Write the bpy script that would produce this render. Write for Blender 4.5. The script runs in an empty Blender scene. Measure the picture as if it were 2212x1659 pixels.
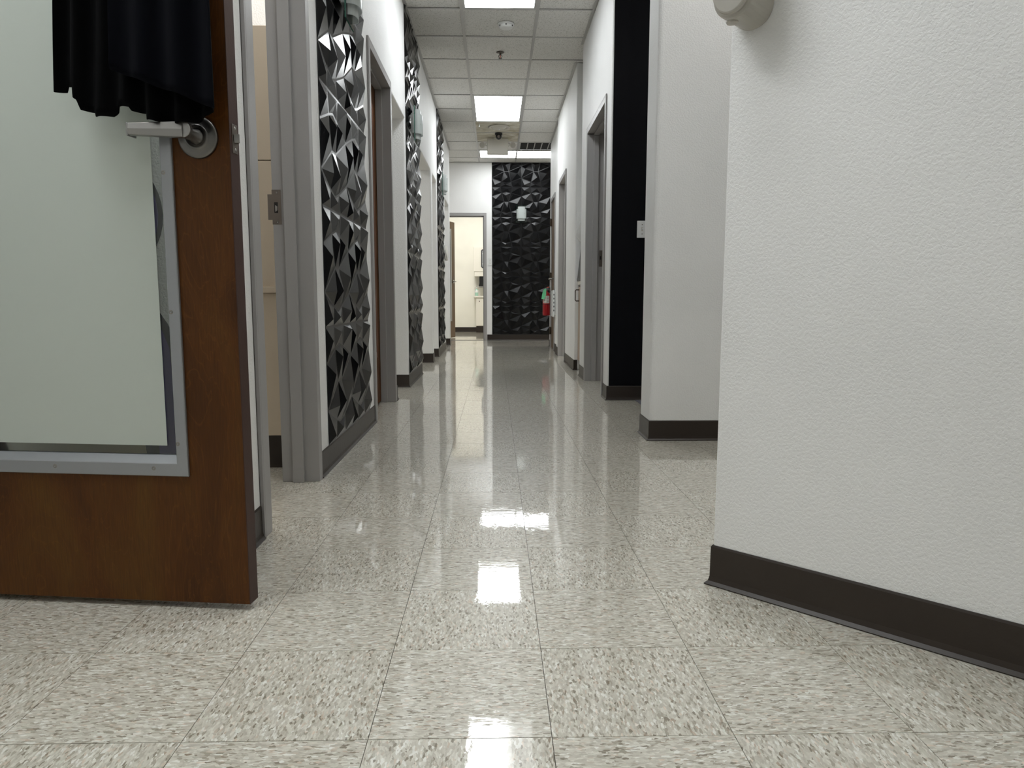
import bpy, bmesh, math, random
from mathutils import Vector, Matrix
random.seed(7)
S = bpy.context.scene
COL = S.collection

# ---------------------------------------------------------------- camera, world, exposure
F_PX, PITCH, YAW, ROLL, EYE = 1552.134, 0.1184293, 0.0233694, -0.0008624, 0.7239
cam = bpy.data.cameras.new('camera'); cam_ob = bpy.data.objects.new('camera', cam); COL.objects.link(cam_ob)
cam.sensor_width = 36.0; cam.lens = 36.0 * F_PX / 2212.0; cam.clip_start = 0.02; cam.clip_end = 60
fw = Vector((math.sin(YAW) * math.cos(PITCH), math.cos(YAW) * math.cos(PITCH), -math.sin(PITCH)))
rt = Vector((math.cos(YAW), -math.sin(YAW), 0)); dn = fw.cross(rt)
r2 = math.cos(ROLL) * rt + math.sin(ROLL) * dn; d2 = -math.sin(ROLL) * rt + math.cos(ROLL) * dn
cm = Matrix((( r2.x, -d2.x, -fw.x, 0), (r2.y, -d2.y, -fw.y, 0), (r2.z, -d2.z, -fw.z, EYE), (0, 0, 0, 1)))
cam_ob.matrix_world = cm; S.camera = cam_ob

W = bpy.data.worlds.new('world'); S.world = W; W.use_nodes = True
W.node_tree.nodes['Background'].inputs[0].default_value = (0.8, 0.85, 0.9, 1)
W.node_tree.nodes['Background'].inputs[1].default_value = 0.15
S.view_settings.view_transform = 'Standard'; S.view_settings.look = 'None'
S.view_settings.exposure = -0.2; S.view_settings.gamma = 1.0; S.view_settings.use_curve_mapping = False
S.cycles.max_bounces = 10; S.cycles.diffuse_bounces = 6; S.cycles.glossy_bounces = 5; S.cycles.transparent_max_bounces = 12
S.cycles.caustics_reflective = False; S.cycles.caustics_refractive = False
S.cycles.sample_clamp_indirect = 6.0

LAMP = 15.0          # corridor ceiling panels
LAMP_LOBBY = 9.8    # unseen panels added to light the lobby around the camera
LAMP_ROOM = 10.     # unseen panels added to light the side rooms
CZ = 3.006          # ceiling height

# ---------------------------------------------------------------- materials
def lin(c): return tuple((v / 255 / 12.92) if v / 255 <= .04045 else ((v / 255 + .055) / 1.055) ** 2.4 for v in c)
def newmat(name):
    m = bpy.data.materials.new(name); m.use_nodes = True
    nt = m.node_tree; return m, nt, nt.nodes['Principled BSDF']
def plain(name, rgb, rough=.5, metal=0., **k):
    m, nt, b = newmat(name)
    b.inputs['Base Color'].default_value = (*lin(rgb), 1); b.inputs['Roughness'].default_value = rough
    b.inputs['Metallic'].default_value = metal
    for a, v in k.items(): b.inputs[a.replace('_', ' ')].default_value = v
    return m
def nd(nt, t, **k):
    n = nt.nodes.new(t)
    for a, v in k.items():
        if a.startswith('i_'): n.inputs[a[2:].replace('_', ' ')].default_value = v
        else: setattr(n, a, v)
    return n
def ramp(nt, stops, interp='LINEAR'):
    r = nt.nodes.new('ShaderNodeValToRGB'); e = r.color_ramp.elements; r.color_ramp.interpolation = interp
    while len(e) > 1: e.remove(e[0])
    e[0].position = stops[0][0]; e[0].color = (*stops[0][1], 1)
    for p, c in stops[1:]:
        x = e.new(p); x.color = (*c, 1)
    return r
def bumped(name, rgb, rough, scale, strength, dist=.002, detail=3, var=.03, spec=.4):
    m, nt, b = newmat(name); L = nt.links
    g = nd(nt, 'ShaderNodeNewGeometry')
    n = nd(nt, 'ShaderNodeTexNoise', i_Scale=scale, i_Detail=detail, i_Roughness=.55); L.new(g.outputs['Position'], n.inputs['Vector'])
    n2 = nd(nt, 'ShaderNodeTexNoise', i_Scale=2.0, i_Detail=2.); L.new(g.outputs['Position'], n2.inputs['Vector'])
    c = lin(rgb); lo = tuple(v * (1 - var) for v in c); hi = tuple(min(1, v * (1 + var)) for v in c)
    r = ramp(nt, [(.35, lo), (.65, hi)]); L.new(n2.outputs['Fac'], r.inputs['Fac']); L.new(r.outputs['Color'], b.inputs['Base Color'])
    r3 = ramp(nt, [(.41, (0, 0, 0)), (.56, (1, 1, 1))]); L.new(n.outputs['Fac'], r3.inputs['Fac'])
    bp = nd(nt, 'ShaderNodeBump', i_Strength=strength, i_Distance=dist); L.new(r3.outputs['Color'], bp.inputs['Height']); L.new(bp.outputs['Normal'], b.inputs['Normal'])
    b.inputs['Roughness'].default_value = rough; b.inputs['Specular IOR Level'].default_value = spec
    return m
M = {}
M['wall'] = bumped('white_orange_peel_paint', (234, 234, 233), .55, 140, .36, .0022)
M['cream'] = bumped('cream_orange_peel_paint', (246, 244, 234), .6, 180, .35, .002)
M['blackwall'] = bumped('black_paint', (8, 9, 14), .75, 190, .3, .0014, spec=.15)
M['gray_metal'] = bumped('gray_enamel_frame', (156, 154, 153), .42, 260, .15, .0006, var=.02)
M['base'] = bumped('brown_rubber_base', (46, 38, 32), .38, 60, .12, .001, var=.06)
M['tee'] = plain('painted_tee', (184, 183, 181), .45)
M['steel'] = plain('brushed_steel', (158, 156, 153), .33, 1.0)
M['steel_rose'] = plain('satin_steel', (122, 120, 117), .34, 1.0)
M['steel_dark'] = plain('aged_steel', (120, 112, 105), .42, .9)
M['alu'] = plain('satin_aluminium', (158, 160, 163), .36, .55)
M['panel'] = plain('black_satin_pvc', (4, 4, 6), .24, 0, Specular_IOR_Level=.27)
M['white_plastic'] = plain('white_plastic', (226, 227, 226), .3)
M['offwhite'] = plain('offwhite_plastic', (196, 192, 182), .45)
M['beige'] = bumped('beige_laminate', (212, 198, 178), .5, 300, .05, .0005, var=.02)
M['beige_shaded'] = bumped('beige_laminate_shaded', (176, 158, 140), .5, 300, .05, .0005, var=.02)  # darker copy of the beige, alcove shade put into the colour
M['whitelam'] = plain('white_laminate', (232, 229, 219), .4)
M['dark'] = plain('dark_cavity', (22, 20, 18), .8)
M['black_plastic'] = plain('black_plastic', (14, 14, 15), .35)
M['red'] = plain('red_enamel', (150, 12, 22), .3)
M['green_tag'] = plain('green_card', (125, 222, 165), .6)
M['label'] = plain('label_paper', (215, 212, 205), .6)
M['ink'] = plain('dark_ink', (45, 45, 50), .6)
M['orange'] = plain('orange_plastic', (220, 80, 40), .5)
M['carpet'] = bumped('gray_carpet', (122, 122, 130), .95, 700, .5, .002, spec=.1)
M['purple'] = plain('purple_wall_paint', (62, 52, 112), .55)
M['outline'] = plain('charcoal_wall_paint', (30, 33, 38), .55)
M['khaki'] = bumped('khaki_wall_paint', (150, 140, 112), .6, 40, .1)
M['screw'] = plain('screw_head', (150, 148, 142), .3, 1.0)
M['brass_dark'] = plain('bronze_hinge', (70, 60, 50), .4, .8)
M['mauve_edge'] = bumped('dark_door_edge', (64, 42, 36), .5, 120, .1, .0006)
M['joint'] = plain('dark_joint', (92, 86, 78), .9)

def emis(name, rgb, strength):
    m, nt, b = newmat(name)
    b.inputs['Base Color'].default_value = (.8, .8, .8, 1); b.inputs['Emission Color'].default_value = (*rgb, 1); b.inputs['Emission Strength'].default_value = strength
    return m
LC = (.95, .985, 1.0)
M['lamp'] = emis('lit_diffuser', LC, LAMP)
M['lamp_first'] = emis('lit_diffuser_one_tube_weak', LC, LAMP)
_nt = M['lamp_first'].node_tree; _g = nd(_nt, 'ShaderNodeNewGeometry'); _s = nd(_nt, 'ShaderNodeSeparateXYZ'); _nt.links.new(_g.outputs['Position'], _s.inputs[0])
_m = nd(_nt, 'ShaderNodeMapRange'); _m.inputs['From Min'].default_value = .03; _m.inputs['From Max'].default_value = .16; _m.inputs['To Min'].default_value = LAMP * 1.25; _m.inputs['To Max'].default_value = 3.2
_nt.links.new(_s.outputs['X'], _m.inputs['Value']); _nt.links.new(_m.outputs[0], _nt.nodes['Principled BSDF'].inputs['Emission Strength'])
M['lamp_lobby'] = emis('lit_diffuser_lobby', LC, LAMP_LOBBY)
M['lamp_end'] = emis('lit_diffuser_end_room', (1.0, .985, .95), 30.)  # unseen panel added to brighten the end room
M['lamp_side'] = emis('lit_diffuser_side', LC, 16.5)
M['lamp_room'] = emis('lit_diffuser_room', (1.0, .985, .95), LAMP_ROOM)

def glass_thin(name, tint, gloss=.08):
    m, nt, b = newmat(name); L = nt.links; nt.nodes.remove(b); out = nt.nodes['Material Output']
    t = nd(nt, 'ShaderNodeBsdfTransparent'); t.inputs[0].default_value = (*tint, 1)
    g = nd(nt, 'ShaderNodeBsdfGlossy', i_Roughness=.02); f = nd(nt, 'ShaderNodeFresnel', i_IOR=1.5)
    mx = nd(nt, 'ShaderNodeMixShader'); L.new(f.outputs[0], mx.inputs[0]); L.new(t.outputs[0], mx.inputs[1]); L.new(g.outputs[0], mx.inputs[2]); L.new(mx.outputs[0], out.inputs['Surface'])
    return m
M['glass'] = glass_thin('clear_glass', (.93, .96, .94))
def frosted(name, rgb, tfac=.45, clear=.0, rough=.4):
    m, nt, b = newmat(name); L = nt.links; out = nt.nodes['Material Output']
    b.inputs['Base Color'].default_value = (*lin(rgb), 1); b.inputs['Roughness'].default_value = rough
    t = nd(nt, 'ShaderNodeBsdfTranslucent'); t.inputs[0].default_value = (*lin(rgb), 1)
    mx = nd(nt, 'ShaderNodeMixShader'); mx.inputs[0].default_value = tfac
    L.new(b.outputs[0], mx.inputs[1]); L.new(t.outputs[0], mx.inputs[2])
    last = mx
    if clear:
        tr = nd(nt, 'ShaderNodeBsdfTransparent'); m2 = nd(nt, 'ShaderNodeMixShader'); m2.inputs[0].default_value = clear
        L.new(mx.outputs[0], m2.inputs[1]); L.new(tr.outputs[0], m2.inputs[2]); last = m2
    L.new(last.outputs[0], out.inputs['Surface']); return m
M['frost'] = frosted('frosted_film', (212, 219, 211), .16, .0)
M['frost_shade'] = frosted('frosted_glass_shade', (208, 214, 212), .35, .30, .2)
M['frost_green'] = plain('green_glass_edge', (60, 110, 95), .2)
M['clear_plastic'] = frosted('translucent_plastic', (210, 206, 196), .3, .3, .2)
M['sanit'] = frosted('translucent_gray_plastic', (190, 186, 177), .2, .22, .2)
M['bag'] = frosted('white_plastic_bag', (236, 236, 234), .4, .25, .3)

def wood():
    m, nt, b = newmat('birch_veneer_brown'); L = nt.links
    g = nd(nt, 'ShaderNodeTexCoord')
    mp = nd(nt, 'ShaderNodeMapping'); mp.inputs['Scale'].default_value = (1, 1, .32); L.new(g.outputs['Object'], mp.inputs['Vector'])
    big = nd(nt, 'ShaderNodeTexNoise', i_Scale=6.5, i_Detail=4., i_Distortion=.9); L.new(mp.outputs[0], big.inputs['Vector'])
    # growth-ring contours of the slow noise
    mu = nd(nt, 'ShaderNodeMath', operation='MULTIPLY'); mu.inputs[1].default_value = 46.; L.new(big.outputs['Fac'], mu.inputs[0])
    fr = nd(nt, 'ShaderNodeMath', operation='PINGPONG'); fr.inputs[1].default_value = 1.; L.new(mu.outputs[0], fr.inputs[0])
    r1 = ramp(nt, [(0, (1, 1, 1)), (.06, (.5, .5, .5)), (.16, (0, 0, 0))]); L.new(fr.outputs[0], r1.inputs['Fac'])
    mp2 = nd(nt, 'ShaderNodeMapping'); mp2.inputs['Scale'].default_value = (1, 1, .05); L.new(g.outputs['Object'], mp2.inputs['Vector'])
    fine = nd(nt, 'ShaderNodeTexNoise', i_Scale=330., i_Detail=2.); L.new(mp2.outputs[0], fine.inputs['Vector'])
    base = ramp(nt, [(.25, lin((62, 34, 9))), (.5, lin((86, 50, 14))), (.75, lin((92, 60, 19)))]); L.new(big.outputs['Fac'], base.inputs['Fac'])
    mx = nd(nt, 'ShaderNodeMix', data_type='RGBA'); mx.inputs['B'].default_value = (*lin((112, 70, 26)), 1)
    mk = nd(nt, 'ShaderNodeMath', operation='MULTIPLY'); mk.inputs[1].default_value = .38; L.new(r1.outputs['Color'], mk.inputs[0])
    L.new(mk.outputs[0], mx.inputs['Factor']); L.new(base.outputs['Color'], mx.inputs['A'])
    mx2 = nd(nt, 'ShaderNodeMix', data_type='RGBA', blend_type='MULTIPLY'); mx2.inputs['Factor'].default_value = .55
    fr2 = ramp(nt, [(.3, (.62, .58, .55)), (.7, (1.15, 1.12, 1.1))]); L.new(fine.outputs['Fac'], fr2.inputs['Fac'])
    L.new(mx.outputs['Result'], mx2.inputs['A']); L.new(fr2.outputs['Color'], mx2.inputs['B']); L.new(mx2.outputs['Result'], b.inputs['Base Color'])
    b.inputs['Roughness'].default_value = .5; b.inputs['Specular IOR Level'].default_value = .25
    bp = nd(nt, 'ShaderNodeBump', i_Strength=.12, i_Distance=.0008); L.new(fine.outputs['Fac'], bp.inputs['Height']); L.new(bp.outputs[0], b.inputs['Normal'])
    return m
M['wood'] = wood()
M['wood_trim'] = plain('brown_wood_moulding', (104, 58, 30), .45)
M['door_far'] = bumped('brown_door_veneer', (92, 72, 52), .45, 90, .05, .0005, var=.1)

def vct(name, along_x):
    m, nt, b = newmat(name); L = nt.links
    g = nd(nt, 'ShaderNodeNewGeometry'); oi = nd(nt, 'ShaderNodeObjectInfo')
    mul = nd(nt, 'ShaderNodeVectorMath', operation='SCALE'); mul.inputs['Scale'].default_value = 1.
    mp = nd(nt, 'ShaderNodeMapping')
    mp.inputs['Scale'].default_value = (.34, 1, 1) if along_x else (1, .34, 1)
    cmb = nd(nt, 'ShaderNodeCombineXYZ'); mm = nd(nt, 'ShaderNodeMath', operation='MULTIPLY'); mm.inputs[1].default_value = 37.
    L.new(oi.outputs['Random'], mm.inputs[0]); L.new(mm.outputs[0], cmb.inputs['Z'])
    ad = nd(nt, 'ShaderNodeVectorMath', operation='ADD'); L.new(g.outputs['Position'], ad.inputs[0]); L.new(cmb.outputs[0], ad.inputs[1])
    # wobble so that the chips are not straight
    wn = nd(nt, 'ShaderNodeTexNoise', i_Scale=140., i_Detail=1.); L.new(ad.outputs[0], wn.inputs['Vector'])
    ws = nd(nt, 'ShaderNodeVectorMath', operation='SCALE'); ws.inputs['Scale'].default_value = .004; L.new(wn.outputs['Color'], ws.inputs[0])
    ad2 = nd(nt, 'ShaderNodeVectorMath', operation='ADD'); L.new(ad.outputs[0], ad2.inputs[0]); L.new(ws.outputs[0], ad2.inputs[1])
    L.new(ad2.outputs[0], mp.inputs['Vector'])
    v = nd(nt, 'ShaderNodeTexVoronoi', i_Scale=300., i_Randomness=1.); L.new(mp.outputs[0], v.inputs['Vector'])
    sep = nd(nt, 'ShaderNodeSeparateColor'); L.new(v.outputs['Color'], sep.inputs[0])
    cr = ramp(nt, [(0, lin((140, 132, 116))), (.05, lin((170, 163, 148))), (.16, lin((194, 189, 176))), (.42, lin((206, 202, 189))), (.72, lin((218, 215, 203))), (.9, lin((230, 229, 221)))], 'CONSTANT')
    L.new(sep.outputs[0], cr.inputs['Fac'])
    v2 = nd(nt, 'ShaderNodeTexNoise', i_Scale=120., i_Detail=3., i_Roughness=.6); L.new(mp.outputs[0], v2.inputs['Vector'])
    r2_ = ramp(nt, [(.33, (.84, .82, .80)), (.5, (.97, .965, .96)), (.68, (1.05, 1.05, 1.05))]); L.new(v2.outputs['Fac'], r2_.inputs['Fac'])
    mx = nd(nt, 'ShaderNodeMix', data_type='RGBA', blend_type='MULTIPLY'); mx.inputs['Factor'].default_value = 1.
    L.new(cr.outputs['Color'], mx.inputs['A']); L.new(r2_.outputs['Color'], mx.inputs['B'])
    # pinkish / greenish chips
    hs = ramp(nt, [(.0, lin((255, 240, 232))), (.12, (1, 1, 1)), (.85, (1, 1, 1)), (1., lin((246, 249, 246)))]); L.new(sep.outputs[1], hs.inputs['Fac'])
    mx2 = nd(nt, 'ShaderNodeMix', data_type='RGBA', blend_type='MULTIPLY'); mx2.inputs['Factor'].default_value = 1.
    L.new(mx.outputs['Result'], mx2.inputs['A']); L.new(hs.outputs['Color'], mx2.inputs['B']); L.new(mx2.outputs['Result'], b.inputs['Base Color'])
    b.inputs['Roughness'].default_value = .30; b.inputs['Specular IOR Level'].default_value = .3
    b.inputs['Coat Weight'].default_value = 1.; b.inputs['Coat Roughness'].default_value = .015; b.inputs['Coat IOR'].default_value = 1.42
    bn = nd(nt, 'ShaderNodeTexNoise', i_Scale=60., i_Detail=3., i_Roughness=.55); L.new(mp.outputs[0], bn.inputs['Vector'])
    bp = nd(nt, 'ShaderNodeBump', i_Strength=.2, i_Distance=.0007); L.new(bn.outputs['Fac'], bp.inputs['Height'])
    L.new(bp.outputs[0], b.inputs['Coat Normal']); L.new(bp.outputs[0], b.inputs['Normal'])
    return m
M['vct_x'] = vct('vinyl_tile_streaks_across', True); M['vct_y'] = vct('vinyl_tile_streaks_along', False)

def acoustic():
    m, nt, b = newmat('acoustic_tile'); L = nt.links
    g = nd(nt, 'ShaderNodeNewGeometry')
    n = nd(nt, 'ShaderNodeTexNoise', i_Scale=115., i_Detail=2., i_Distortion=1.2); L.new(g.outputs['Position'], n.inputs['Vector'])
    r = ramp(nt, [(.34, lin((168, 166, 160))), (.41, lin((222, 221, 217))), (.6, lin((232, 231, 228)))]); L.new(n.outputs['Fac'], r.inputs['Fac']); L.new(r.outputs['Color'], b.inputs['Base Color'])
    rr = ramp(nt, [(.32, (0, 0, 0)), (.45, (1, 1, 1))]); L.new(n.outputs['Fac'], rr.inputs['Fac'])
    bp = nd(nt, 'ShaderNodeBump', i_Strength=.5, i_Distance=.002); L.new(rr.outputs['Color'], bp.inputs['Height']); L.new(bp.outputs[0], b.inputs['Normal'])
    b.inputs['Roughness'].default_value = .9; b.inputs['Specular IOR Level'].default_value = .1
    return m
M['acoustic'] = acoustic()
def stained():
    m, nt, b = newmat('dusty_acoustic_tile'); L = nt.links
    g = nd(nt, 'ShaderNodeNewGeometry')
    n = nd(nt, 'ShaderNodeTexNoise', i_Scale=7., i_Detail=4., i_Distortion=.6); L.new(g.outputs['Position'], n.inputs['Vector'])
    r = ramp(nt, [(.35, lin((172, 164, 142))), (.55, lin((202, 197, 182))), (.7, lin((220, 218, 210)))]); L.new(n.outputs['Fac'], r.inputs['Fac']); L.new(r.outputs['Color'], b.inputs['Base Color'])
    b.inputs['Roughness'].default_value = .9
    return m
M['stained'] = stained()
def cloth(name, rgb):
    m, nt, b = newmat(name); L = nt.links
    b.inputs['Base Color'].default_value = (*lin(rgb), 1); b.inputs['Roughness'].default_value = .95; b.inputs['Specular IOR Level'].default_value = .08
    g = nd(nt, 'ShaderNodeNewGeometry'); n = nd(nt, 'ShaderNodeTexNoise', i_Scale=900.); L.new(g.outputs['Position'], n.inputs['Vector'])
    bp = nd(nt, 'ShaderNodeBump', i_Strength=.2, i_Distance=.0005); L.new(n.outputs['Fac'], bp.inputs['Height']); L.new(bp.outputs[0], b.inputs['Normal'])
    return m
M['cloth_black'] = cloth('black_cloth', (4, 4, 5)); M['cloth_navy'] = cloth('navy_cloth', (6, 7, 13))
M['cloth_white'] = cloth('white_cloth', (225, 223, 216))

# ---------------------------------------------------------------- mesh helpers
class MB:
    def __init__(s): s.v = []; s.f = []; s.sm = []
    def add(s, vs, fs, smooth=False):
        o = len(s.v); s.v += [Vector(p) for p in vs]; s.f += [tuple(i + o for i in f) for f in fs]; s.sm += [smooth] * len(fs); return s
    def box(s, x0, x1, y0, y1, z0, z1):
        x0, x1 = sorted((x0, x1)); y0, y1 = sorted((y0, y1)); z0, z1 = sorted((z0, z1))
        vs = [(x, y, z) for z in (z0, z1) for y in (y0, y1) for x in (x0, x1)]
        return s.add(vs, [(0, 2, 3, 1), (4, 5, 7, 6), (0, 1, 5, 4), (2, 6, 7, 3), (0, 4, 6, 2), (1, 3, 7, 5)])
    def prism(s, poly, a, b, ax=2, smooth=False):
        """poly: 2-D outline; extruded along axis ax from a to b"""
        n = len(poly)
        def p3(p, t):
            return (t, p[0], p[1]) if ax == 0 else (p[0], t, p[1]) if ax == 1 else (p[0], p[1], t)
        vs = [p3(p, a) for p in poly] + [p3(p, b) for p in poly]
        fs = [tuple(range(n))[::-1], tuple(range(n, 2 * n))] + [(i, (i + 1) % n, n + (i + 1) % n, n + i) for i in range(n)]
        return s.add(vs, fs, smooth)
    def cyl(s, p0, p1, r0, r1=None, n=20, smooth=True, caps=True):
        r1 = r0 if r1 is None else r1; p0 = Vector(p0); p1 = Vector(p1); d = (p1 - p0).normalized()
        a = d.orthogonal().normalized(); b = d.cross(a); vs = []
        for p, r in ((p0, r0), (p1, r1)):
            for i in range(n): t = 2 * math.pi * i / n; vs.append(p + a * r * math.cos(t) + b * r * math.sin(t))
        s.add(vs, [(i, (i + 1) % n, n + (i + 1) % n, n + i) for i in range(n)], smooth)
        if caps: s.add(vs[:n], [tuple(range(n))[::-1]]); s.add(vs[n:], [tuple(range(n))])
        return s
    def lathe(s, prof, c, axis, n=28, smooth=True):
        """prof: (radius, offset along axis)"""
        c = Vector(c); d = Vector(axis).normalized(); a = d.orthogonal().normalized(); b = d.cross(a); vs = []
        for r, h in prof:
            for i in range(n): t = 2 * math.pi * i / n; vs.append(c + d * h + (a * math.cos(t) + b * math.sin(t)) * max(r, 1e-5))
        fs = [(k * n + i, k * n + (i + 1) % n, (k + 1) * n + (i + 1) % n, (k + 1) * n + i) for k in range(len(prof) - 1) for i in range(n)]
        return s.add(vs, fs, smooth)
    def tube(s, pts, r, n=10, smooth=True):
        pts = [Vector(p) for p in pts]; vs = []; ref = None
        for k, p in enumerate(pts):
            d = (pts[min(k + 1, len(pts) - 1)] - pts[max(k - 1, 0)]).normalized()
            a = d.orthogonal().normalized() if ref is None else (ref - d * ref.dot(d)).normalized(); ref = a; b = d.cross(a)
            rr = r[k] if isinstance(r, (list, tuple)) else r
            for i in range(n): t = 2 * math.pi * i / n; vs.append(p + (a * math.cos(t) + b * math.sin(t)) * rr)
        m = len(pts)
        s.add(vs, [(k * n + i, k * n + (i + 1) % n, (k + 1) * n + (i + 1) % n, (k + 1) * n + i) for k in range(m - 1) for i in range(n)], smooth)
        s.add(vs[:n], [tuple(range(n))[::-1]]); s.add(vs[-n:], [tuple(range(n))]); return s
    def xf(s, mtx):
        s.v = [mtx @ p for p in s.v]; return s
    def mesh(s, name, mat, bevel=0, seg=2, recalc=True, bisect=None):
        me = bpy.data.meshes.new(name); bm = bmesh.new()
        vs = [bm.verts.new(p) for p in s.v]
        for f, sm in zip(s.f, s.sm):
            try: fc = bm.faces.new([vs[i] for i in f]); fc.smooth = sm
            except ValueError: pass
        bmesh.ops.remove_doubles(bm, verts=bm.verts, dist=1e-6)
        if bevel:
            ed = [e for e in bm.edges if len(e.link_faces) == 2 and e.calc_face_angle(0) > .6]
            bmesh.ops.bevel(bm, geom=ed, offset=bevel, segments=seg, affect='EDGES', profile=.5, clamp_overlap=True)
        if bisect:
            bmesh.ops.bisect_plane(bm, geom=bm.verts[:] + bm.edges[:] + bm.faces[:], plane_co=bisect[0], plane_no=bisect[1], clear_outer=True)
        if recalc: bmesh.ops.recalc_face_normals(bm, faces=bm.faces)
        bm.to_mesh(me); bm.free(); me.materials.append(mat); return me

def tag(o, label=None, cat=None, group=None, kind=None):
    if label: o['label'] = label
    if cat: o['category'] = cat
    if group: o['group'] = group
    if kind: o['kind'] = kind
    return o
def thing(name, loc, label, cat, group=None, kind=None, rz=0.):
    o = bpy.data.objects.new(name, None); o.empty_display_size = .1; COL.objects.link(o); o.location = loc; o.rotation_euler = (0, 0, rz)
    return tag(o, label, cat, group, kind)
def root_of(o):
    while o.parent: o = o.parent
    return o
def part(name, mb, mat, parent, label=None, local=False, kind=None, **k):
    """mb in world coordinates unless local (then in the thing's own frame)"""
    if not local:
        r = root_of(parent); m = Matrix.Translation(r.location) @ Matrix.Rotation(r.rotation_euler.z, 4, 'Z'); mb.xf(m.inverted())
    o = bpy.data.objects.new(name, mb.mesh(name, mat, **k)); COL.objects.link(o); o.parent = parent
    return tag(o, label, kind=kind)
def solo(name, mb, mat, label=None, cat=None, group=None, kind=None, **k):
    o = bpy.data.objects.new(name, mb.mesh(name, mat, **k)); COL.objects.link(o); return tag(o, label, cat, group, kind)
def struct(name, mb, mat, label=None, **k):
    return solo(name, mb, mat, label, None, None, 'structure', **k)
def copy_tree(o, parent=None):
    c = o.copy(); COL.objects.link(c)
    if parent: c.parent = parent
    for ch in list(o.children): copy_tree(ch, c)
    return c

# ---------------------------------------------------------------- floor
TX0, TY0, T = -.21168, 1.11438, .3048
floor = struct('floor', MB().box(-3.1, 2.7, -4.6, 16.2, -.06, -.0035), M['joint'], 'pale streaked vinyl tile floor of the corridor')
def tile_mb(x, y, g=.0006):
    e = T - g
    return MB().box(x + g, x + e, y + g, y + e, -.0035, 0)
tm = {}
for k, mn in ((0, 'vct_x'), (1, 'vct_y')):
    me = MB().box(.0006, T - .0006, .0006, T - .0006, -.0033, 0).mesh('tile', M[mn]); tm[k] = me
cells = []
def clear_of_view(x, y):
    cx, cy = x + T / 2, y + T / 2
    if cy < .55 or cy > 12.6: return False
    if cy < 1.6: return -1.35 < cx < 1.35
    if cy < 3.7: return -1.35 < cx < 1.25
    if cy < 5.1: return -.9 < cx < 1.15
    return -.9 < cx < .98
rest = {0: MB(), 1: MB()}
for i in range(-10, 10):
    for j in range(-19, 50):
        x, y = TX0 + i * T, TY0 + j * T
        if x < -3 or x > 2.5: continue
        cells.append((0 if clear_of_view(x, y) else 1, y * y + x * x, i, j, x, y))
cells.sort(); nt_ = 0
for flag, d, i, j, x, y in cells:
    k = (i + j) % 2
    if x > .95 and 3.9 < y < 4.85: continue
    if not flag and nt_ < 296:
        o = bpy.data.objects.new('tile', tm[k]); COL.objects.link(o); o.parent = floor; o.location = (x, y, random.uniform(-.00015, .0001)); nt_ += 1
    else:
        rest[k].box(x + .0006, x + T - .0006, y + .0006, y + T - .0006, -.0033, 0)
for k, mn in ((0, 'vct_x'), (1, 'vct_y')):
    part('tile_remainder', rest[k], M[mn], floor, kind='stuff', local=True, recalc=False)
struct('floor_carpet', MB().box(1.0, 2.45, 3.9, 5.08, -.0032, .003), M['carpet'], 'gray carpet beginning behind the white pillar')

# ---------------------------------------------------------------- ceiling: tees and lay-in tiles
ceil = struct('ceiling', MB().box(-3.1, 2.7, -4.6, 16.2, CZ + .03, CZ + .1), M['dark'], 'suspended grid ceiling of speckled white tiles')
G = .6096; GX = -.2648; GY = 6.0256
lights = [(GX, GX + G, GY - 2 * G, GY, 'lamp_first'), (GX, GX + G, GY + 4 * G, GY + 6 * G, 'lamp'), (GX, GX + 2 * G, GY + 9 * G, GY + 10 * G, 'lamp'),
          (GX, GX + G, GY - 8 * G, GY - 6 * G, 'lamp_lobby'), (GX, GX + G, GY - 14 * G, GY - 12 * G, 'lamp_lobby'), (GX - 2 * G, GX - G, GY - 9 * G, GY - 7 * G, 'lamp_side'),
          (GX + 2 * G, GX + 3 * G, GY - 5 * G, GY - 3 * G, 'lamp_room'), (GX - 2 * G, GX - G, GY - 6 * G, GY - 4 * G, 'lamp_room'),
          (GX - 3 * G, GX - 2 * G, GY, GY + 2 * G, 'lamp_room'), (GX - 3 * G, GX - 2 * G, GY + 6 * G, GY + 8 * G, 'lamp_room'),
          (GX + 3 * G, GX + 4 * G, GY + G, GY + 3 * G, 'lamp_room'), (GX + 3 * G, GX + 4 * G, GY + 5 * G, GY + 7 * G, 'lamp_room'), (GX - G, GX, GY + 12 * G, GY + 14 * G, 'lamp_end')]
vent = (GX + G, GX + 2 * G, GY + 8 * G, GY + 9 * G)
def hit(x, y): return any(a - .01 < x < b - .01 and c - .01 < y < d - .01 for a, b, c, d, *_ in lights + [vent])
ct = MB().box(.011, G - .011, .011, G - .011, 0, .016).mesh('ceiling_tile', M['acoustic'])
ct2 = MB().box(.011, G - .011, .011, G - .011, 0, .016).mesh('ceiling_tile', M['stained'])
crest = MB()
for i in range(-4, 5):
    for j in range(-17, 17):
        x, y = GX + i * G, GY + j * G
        if hit(x + .02, y + .02): continue
        if -1 <= i <= 1 and -2 <= j <= 10:
            o = bpy.data.objects.new('ceiling_tile', ct2 if (i == 0 and j in (6, 7)) else ct); COL.objects.link(o); o.parent = ceil
            o.location = (x, y, CZ + random.uniform(.003, .006)); o.rotation_euler = (random.uniform(-.002, .002), random.uniform(-.001, .001), 0)
        else: crest.box(x + .011, x + G - .011, y + .011, y + G - .011, CZ + .004, CZ + .02)
part('ceiling_tile_remainder', crest, M['acoustic'], ceil, kind='stuff', local=True)
for i in range(-4, 6):
    x = GX + i * G; part('main_tee', MB().box(x - .012, x + .012, -4.5, 16.1, CZ, CZ + .002).box(x - .001, x + .001, -4.5, 16.1, CZ + .002, CZ + .028), M['tee'], ceil, local=True)
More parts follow.
